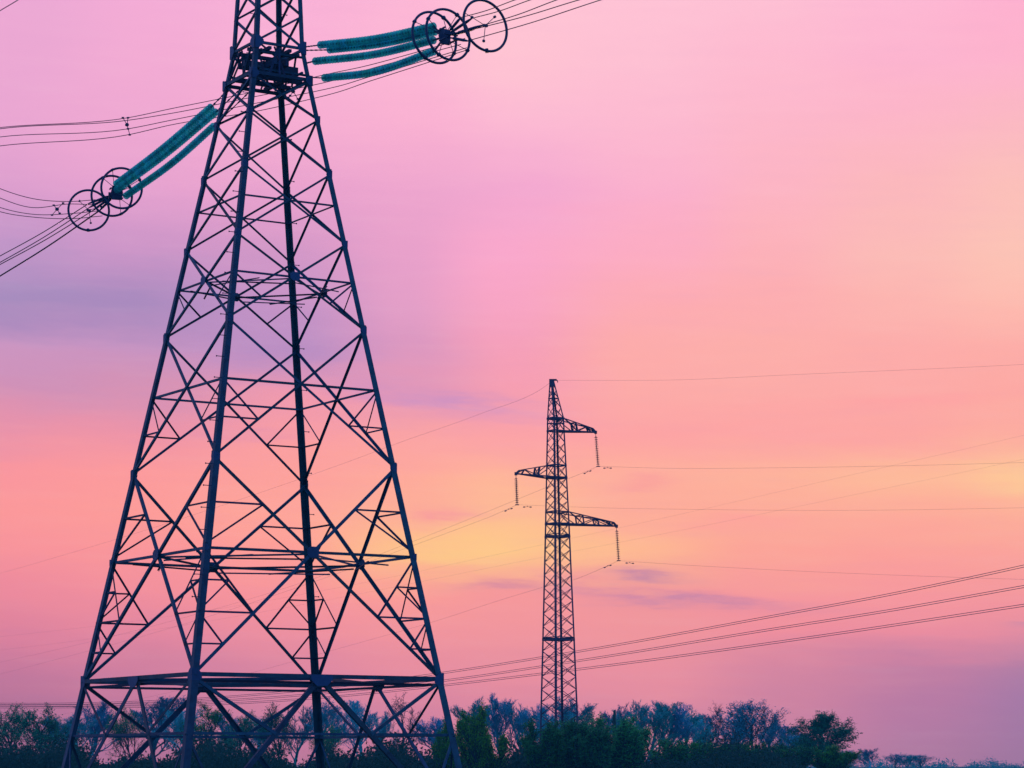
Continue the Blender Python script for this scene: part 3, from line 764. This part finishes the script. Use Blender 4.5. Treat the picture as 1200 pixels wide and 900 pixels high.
# three twin-bundle lines sagging low across the picture
GB = 'low sagging twin lines crossing behind the big pylon'
bl = [[(1500, 588), (1200, 662), (1050, 694), (900, 722), (680, 762), (530, 786), (380, 805.5), (225, 818.5), (60, 824), (-60, 823), (-300, 813)],
      [(1500, 632), (1200, 686), (1050, 713), (900, 737), (680, 773), (530, 795.5), (380, 811.5), (225, 822), (60, 826), (-60, 826), (-300, 817)],
      [(1500, 663), (1200, 708), (1050, 731), (900, 753), (680, 783), (530, 801), (380, 816.5), (225, 825.5), (60, 828), (-60, 827.5), (-300, 819)]]
Ys = [160, 180, 191, 203, 228, 240, 253, 266, 280, 290, 310]
nm = ['uppermost', 'middle', 'lowest']
for i, P in enumerate(bl):
    for j in (0, 1):
        wire('power_line', [at(x, y, Y) + Vector((0, 0, -.15 * j)) for (x, y), Y in zip(P, Ys)], .021, 'wire',
             ('upper' if j == 0 else 'lower') + ' wire of the ' + nm[i] + ' twin line sagging from the right edge behind both towers', 'power line', GB, 10, 5)

# ------------------------------------------------------------------ trees
def grow(seed, H, trunk_h, spread, levels, nch, twig_r, leaves, leaf_s, upright=.35, width=.45, multi=1):
    """returns (trunk MB, crown MB); crown material 0 = bark, 1 = leaves"""
    rn = random.Random(seed); tr, cr = MB(), MB()
    def rv(s): return Vector((rn.gauss(0, s), rn.gauss(0, s), rn.gauss(0, s)))
    def leafs(p, n, sp):
        for _ in range(n):
            c = p + rv(sp); a = rv(1).normalized() * leaf_s * rn.uniform(.5, 1.2); b = a.orthogonal().normalized(); b = (b + rv(.5)).normalized() * leaf_s * rn.uniform(.4, .8)
            cr.add([c - a, c - b, c + a, c + b], [(0, 1, 2, 3)], 1)
    def branch(p, d, L, r, lev):
        n = 4 if lev < levels else 2; pts = [p]; q = p; dd = d
        for i in range(n):
            dd = (dd + rv(.16) + Vector((0, 0, upright * .22))).normalized(); q = q + dd * L / n; pts.append(q)
        rads = [max(twig_r, r * (1 - .6 * i / n)) for i in range(n + 1)]
        (tr if lev == 0 else cr).tube(pts, rads, 7 if lev == 0 else (4 if lev < 3 else 3), 0, lev == 0)
        if lev >= levels:
            if leaves: leafs(pts[-1], leaves, leaf_s * 1.6); leafs(pts[1], leaves // 2, leaf_s * 1.4)
            return
        k = nch[lev]
        for i in range(k):
            f = (trunk_h if lev == 0 else .25) + (1 - (trunk_h if lev == 0 else .25)) * (i + rn.random()) / k
            f = min(f, .999); s = f * n; j = min(int(s), n - 1); st = pts[j].lerp(pts[j + 1], s - j)
            ax = (pts[j + 1] - pts[j]).normalized(); sidev = ax.orthogonal().normalized(); sidev.rotate(Matrix.Rotation(rn.uniform(0, 6.283), 3, ax))
            dirv = (ax * (1 - spread * (1 - .35 * f)) + sidev * spread * rn.uniform(.7, 1.25) + Vector((0, 0, upright * .3))).normalized()
            LL = L * rn.uniform(.75, 1.1) * (width * (1.25 - .75 * f) * 1.5 if lev == 0 else .58 - .12 * f)
            branch(st, dirv, LL, max(twig_r, rads[j] * .55), lev + 1)
    for mI in range(multi):
        off = Vector((rn.uniform(-.5, .5), rn.uniform(-.5, .5), 0)) if multi > 1 else Vector()
        branch(off, (Vector((0, 0, 1)) + rv(.06 if multi == 1 else .22)).normalized(), H * .86 * (1 if multi == 1 else rn.uniform(.55, 1.05)), H * (.022 if multi == 1 else .012), 0)
    return tr, cr
PROTO = {}
def proto(key, kinds, **k):
    tr, cr = grow(**k); n = len(cr.v)
    cx_, cy_ = sum(v[0] for v in cr.v) / n * .8, sum(v[1] for v in cr.v) / n * .8
    for b_ in (tr, cr): b_.v = [(v[0] - cx_, v[1] - cy_, v[2]) for v in b_.v]      # crown over the tree's own foot
    zmax = sorted(v[2] for v in cr.v)[int(n * .985)]
    bark, leaf = kinds
    PROTO[key] = (tr.mesh(key + '_trunk', M[bark], True), cr.mesh(key + '_crown', [M[bark], M[leaf]], False), zmax, sorted(math.hypot(v[0], v[1]) for v in cr.v)[int(n * .93)])
for i in range(4):
    proto('bare%d' % i, ('bark_blue', 'leaf_blue'), seed=11 + i, H=8, trunk_h=.30, spread=.42, levels=4, nch=[14, 7, 5, 4], twig_r=.014, leaves=2, leaf_s=.045, upright=.55, width=.34)
for i in range(2):
    proto('open%d' % i, ('bark_brown', 'leaf_dark'), seed=31 + i, H=8, trunk_h=.30, spread=.62, levels=4, nch=[9, 5, 4, 3], twig_r=.016, leaves=1, leaf_s=.06, upright=.15, width=.50)
for i in range(3):
    proto('teal%d' % i, ('bark_dark', 'leaf_teal'), seed=51 + i, H=8, trunk_h=.15, spread=.52, levels=3, nch=[15, 7, 5], twig_r=.018, leaves=9, leaf_s=.09, upright=.30, width=.42)
for i in range(2):
    proto('green%d' % i, ('bark_dark', 'leaf_green'), seed=71 + i, H=8, trunk_h=.12, spread=.52, levels=3, nch=[15, 7, 5], twig_r=.018, leaves=9, leaf_s=.09, upright=.25, width=.46)
for i in range(2):
    proto('round%d' % i, ('bark_dark', 'leaf_dark'), seed=95 + i, H=8, trunk_h=.10, spread=.58, levels=3, nch=[26, 8, 5], twig_r=.016, leaves=12, leaf_s=.10, upright=.22, width=.42)
proto('navy0', ('bark_dark', 'leaf_blue'), seed=101, H=8, trunk_h=.2, spread=.58, levels=3, nch=[16, 7, 5], twig_r=.017, leaves=7, leaf_s=.10, upright=.2, width=.5)
for i in range(3):
    proto('bush%d' % i, ('bark_dark', 'leaf_fresh' if i == 0 else 'leaf_green'), seed=111 + i, H=5, trunk_h=.05, spread=.20, levels=2, nch=[22, 8], twig_r=.012, leaves=6, leaf_s=.065, upright=.95, width=.26, multi=12)

TREEROW = 'trees of the row behind the pylons'
rn = random.Random(77)
def tree(name, key, x, ytop, wpx, Y, label, cat='tree', group=TREEROW, rot=None):
    tm, cm, h, w = PROTO[key]; p = at(x, 895, Y); base = Vector((p.x, Y, gz(Y) - .05)); zt_ = at(x, ytop, Y).z
    sz = (zt_ - base.z) / h; sx = (wpx * (.54 if key[:4] == 'bare' else .58) * Y / FPX) / w
    t = thing(name, base, label, cat, group); t.rotation_euler.z = rn.uniform(0, 6.28) if rot is None else rot; t.scale = (sx, sx, sz)
    for n_, me in (('trunk', tm), ('crown', cm)):
        o = bpy.data.objects.new(n_, me); COL.objects.link(o); o.parent = t
    return t
rows = [
 ('leafy_tree', 'teal0', 8, 830, 62, 250, 'leafy teal-green tree cut by the left picture edge'),
 ('leafy_tree', 'teal1', 44, 832, 56, 262, 'leafy teal-green tree second from the left picture edge'),
 ('bare_tree', 'bare0', 82, 838, 60, 285, 'pale blue bare tree just left of the big pylon outermost left leg'),
 ('bare_tree', 'bare1', 112, 826, 64, 290, 'tall pale blue bare tree inside the left leg of the big pylon'),
 ('leafy_tree', 'green0', 146, 832, 40, 268, 'small round green tree between two blue bare trees at left'),
 ('bare_tree', 'bare2', 184, 819, 66, 295, 'tallest blue bare tree seen through the left bay of the big pylon'),
 ('bare_tree', 'bare3', 212, 832, 50, 285, 'blue bare tree half hidden by the nearest leg of the big pylon'),
 ('leafy_tree', 'green1', 246, 827, 60, 270, 'green leafy tree just right of the nearest pylon leg'),
 ('leafy_tree', 'teal2', 280, 838, 50, 262, 'lower teal-green tree next to the green tree right of the nearest pylon leg'),
 ('leafy_tree', 'teal0', 322, 829, 46, 275, 'dense teal tree in the middle bay of the big pylon'),
 ('bare_tree', 'bare1', 352, 832, 50, 290, 'blue bare tree just left of the darkest pylon leg'),
 ('bare_tree', 'bare0', 386, 824, 46, 285, 'blue bare tree just right of the darkest pylon leg'),
 ('leafy_tree', 'green0', 384, 852, 40, 255, 'low green tree at the foot of the darkest pylon leg'),
 ('bare_tree', 'bare2', 420, 822, 44, 300, 'thin bare tree leaning behind a portal brace of the big pylon'),
 ('bare_tree', 'open0', 474, 816, 66, 272, 'open bare tree with dark curving branches against pink sky in the right bay'),
 ('bare_tree', 'bare3', 512, 843, 48, 290, 'low blue bare tree just left of the right pylon leg'),
 ('shrub', 'bush0', 524, 852, 36, 210, 'small fresh green shrub in front of the right pylon leg'),
 ('shrub', 'bush0', 562, 838, 56, 205, 'large fresh green shrub just right of the right pylon leg'),
 ('bare_tree', 'bare0', 556, 822, 44, 280, 'blue-grey bare tree behind the large fresh green shrub'),
 ('bare_tree', 'bare1', 582, 818, 52, 285, 'tall blue-grey bare tree rising over the large fresh green shrub'),
 ('bare_tree', 'bare2', 606, 824, 42, 290, 'blue-grey bare tree right of the tall one over the green shrub'),
 ('bare_tree', 'bare3', 632, 829, 46, 285, 'blue bare tree just left of the slender tower'),
 ('bare_tree', 'bare0', 664, 820, 56, 275, 'bare tree rising directly behind the slender tower'),
 ('leafy_tree', 'teal1', 690, 838, 46, 240, 'teal-green tree just right of the slender tower'),
 ('shrub', 'bush1', 640, 850, 50, 200, 'dark green shrub at the foot of the slender tower'),
 ('shrub', 'bush2', 686, 850, 56, 202, 'dark green shrub right of the foot of the slender tower'),
 ('shrub', 'bush1', 726, 846, 62, 206, 'widest dark green shrub, in front of the pale bare trees right of the slender tower'),
 ('bare_tree', 'bare3', 650, 838, 50, 262, 'low bare tree in front of the left leg of the slender tower'),
 ('bare_tree', 'bare1', 742, 826, 50, 270, 'first pale bare tree right of the broken trunk'),
 ('bare_tree', 'bare2', 768, 824, 52, 272, 'second pale bare tree right of the broken trunk'),
 ('bare_tree', 'bare3', 790, 826, 48, 275, 'third pale bare tree right of the broken trunk'),
 ('bare_tree', 'bare0', 812, 834, 44, 280, 'low blue bare tree left of the dark speckled tree'),
 ('bare_tree', 'open1', 842, 827, 46, 258, 'dark speckled tree with clumps of leaf between pale and navy trees'),
 ('leafy_tree', 'navy0', 880, 824, 62, 266, 'big navy blue tree, the broadest right of the slender tower'),
 ('bare_tree', 'bare1', 902, 842, 44, 280, 'blue bare tree at the right shoulder of the big navy tree'),
 ('bare_tree', 'bare2', 926, 851, 42, 290, 'low pale blue tree between the navy tree and the round dark tree'),
 ('bare_tree', 'bare3', 862, 838, 44, 285, 'blue bare tree filling the gap between the speckled tree and the navy tree'),
 ('leafy_tree', 'round0', 963, 839, 76, 255, 'round dark green tree standing at the right end of the tree row'),
 ('bare_tree', 'bare0', 728, 829, 36, 288, 'slim bare tree directly behind the broken trunk'),
 ('bare_tree', 'bare2', 826, 838, 34, 292, 'slim blue bare tree directly left of the dark speckled tree'),
 ('bare_tree', 'bare1', 700, 842, 36, 292, 'short blue bare tree behind the shrubs right of the slender tower'),
 ('bare_tree', 'bare2', 266, 836, 40, 292, 'blue bare tree between the green trees right of the nearest pylon leg'),
 ('bare_tree', 'bare3', 302, 842, 40, 294, 'low blue bare tree left of the dense teal tree'),
 ('bare_tree', 'bare1', 446, 838, 38, 292, 'small blue bare tree left of the open dark-branched tree'),
 ('bare_tree', 'bare0', 60, 842, 40, 290, 'blue bare tree showing between the leafy trees at far left'),
 ('shrub', 'bush1', 792, 870, 50, 236, 'low dark shrub under the third pale bare tree'),
 ('shrub', 'bush2', 836, 873, 50, 238, 'low dark shrub at the foot of the dark speckled tree'),
 ('shrub', 'bush1', 884, 874, 50, 240, 'low dark shrub at the foot of the big navy tree'),
 ('shrub', 'bush2', 930, 876, 44, 242, 'low dark shrub under the gap left of the round dark tree'),
 ('shrub', 'bush1', 974, 877, 42, 244, 'low dark shrub at the foot of the round dark tree'),
 ('leafy_tree', 'navy0', 938, 862, 40, 275, 'low blue tree tucked against the left side of the round dark tree'),
 ('leafy_tree', 'navy0', 992, 880, 36, 330, 'low blue bush-like tree just right of the round dark tree'),
 ('bare_tree', 'bare3', 1016, 878, 24, 420, 'tiny far bare tree standing apart right of the low blue one'),
 ('leafy_tree', 'navy0', 1050, 884, 22, 560, 'left one of the small distant dense blue trees far right'),
 ('bare_tree', 'bare0', 1064, 884.5, 22, 570, 'middle distant blue tree far right, bare with gaps'),
 ('leafy_tree', 'navy0', 1078, 885, 26, 580, 'right one of the small distant dense blue trees far right'),
]
for r in rows: tree(*r)
# the broken trunk
t = thing('dead_trunk', (at(719, 880, 232).x, 232, gz(232)), 'thin dead trunk broken off at the top, right of the slender tower', 'dead tree')
m = MB(); p = at(719, 832, 232); b = ORIG[t]
m.tube([b, lerp(b, p, .5) + Vector((.1, 0, 0)), lerp(b, p, .85) + Vector((.04, 0, 0)), p + Vector((.1, 0, 0))], [.22, .19, .17, .09], 8)
m.build('trunk', M['bark_dark'], t, True)
m = MB(); q = lerp(b, p, .8); m.tube([q, q + Vector((-.25, 0, .35))], [.07, .04], 6); m.build('branch_stub', M['bark_dark'], t)

# undergrowth: one tangled mass nobody could count
rn = random.Random(9); u = MB()
def scrub(x, Y, h, n):
    z = gz(Y)
    for _ in range(n):
        bx, by = x + rn.gauss(0, .5), Y + rn.gauss(0, .6); hh = h * rn.uniform(.5, 1.1); d = Vector((rn.gauss(0, .2), rn.gauss(0, .2), 1))
        p = Vector((bx, by, z)); q = p + d * hh; w = .02
        u.add([p + Vector((-w, 0, 0)), p + Vector((w, 0, 0)), q], [(0, 1, 2)], 0)
        for k in range(5):
            c = p.lerp(q, rn.uniform(.2, 1)) + Vector((rn.gauss(0, .15), rn.gauss(0, .15), 0)); s = rn.uniform(.08, .2)
            a = Vector((rn.gauss(0, 1), rn.gauss(0, 1), rn.gauss(0, 1))).normalized() * s; b2 = a.orthogonal().normalized() * s * .6
            u.add([c - a, c - b2, c + a, c + b2], [(0, 1, 2, 3)], 0)
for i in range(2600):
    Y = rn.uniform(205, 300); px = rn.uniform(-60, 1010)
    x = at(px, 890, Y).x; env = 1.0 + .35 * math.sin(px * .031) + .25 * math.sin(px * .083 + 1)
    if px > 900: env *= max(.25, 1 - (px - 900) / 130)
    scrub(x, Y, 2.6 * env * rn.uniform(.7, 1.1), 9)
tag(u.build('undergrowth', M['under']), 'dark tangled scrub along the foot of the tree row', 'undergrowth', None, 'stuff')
# far wood along the horizon
rn = random.Random(19); u = MB()
for i in range(1500):
    px = rn.uniform(-250, 1450); Y = rn.uniform(640, 820); x = at(px, 890, Y).x
    env = 2.6 + .8 * math.sin(px * .05) + .7 * math.sin(px * .13 + 2) + .5 * math.sin(px * .31) + (1.2 if 1020 < px < 1120 else 0)
    env *= rn.uniform(.7, 1.1); rad_ = rn.uniform(1.2, 2.4)
    for k in range(46):
        e, f = rn.uniform(-1, 1), rn.uniform(-1, 1)
        if e * e + f * f > 1: continue
        c = Vector((x + e * rad_, Y + f * rad_, gz(Y) + env * math.sqrt(1 - e * e - f * f) * rn.uniform(.05, 1)))
        a = Vector((rn.gauss(0, 1), rn.gauss(0, 1), rn.gauss(0, 1))).normalized() * rn.uniform(.14, .34); b2 = a.orthogonal().normalized() * a.length * .6
        u.add([c - a, c - b2, c + a, c + b2], [(0, 1, 2, 3)], 0)
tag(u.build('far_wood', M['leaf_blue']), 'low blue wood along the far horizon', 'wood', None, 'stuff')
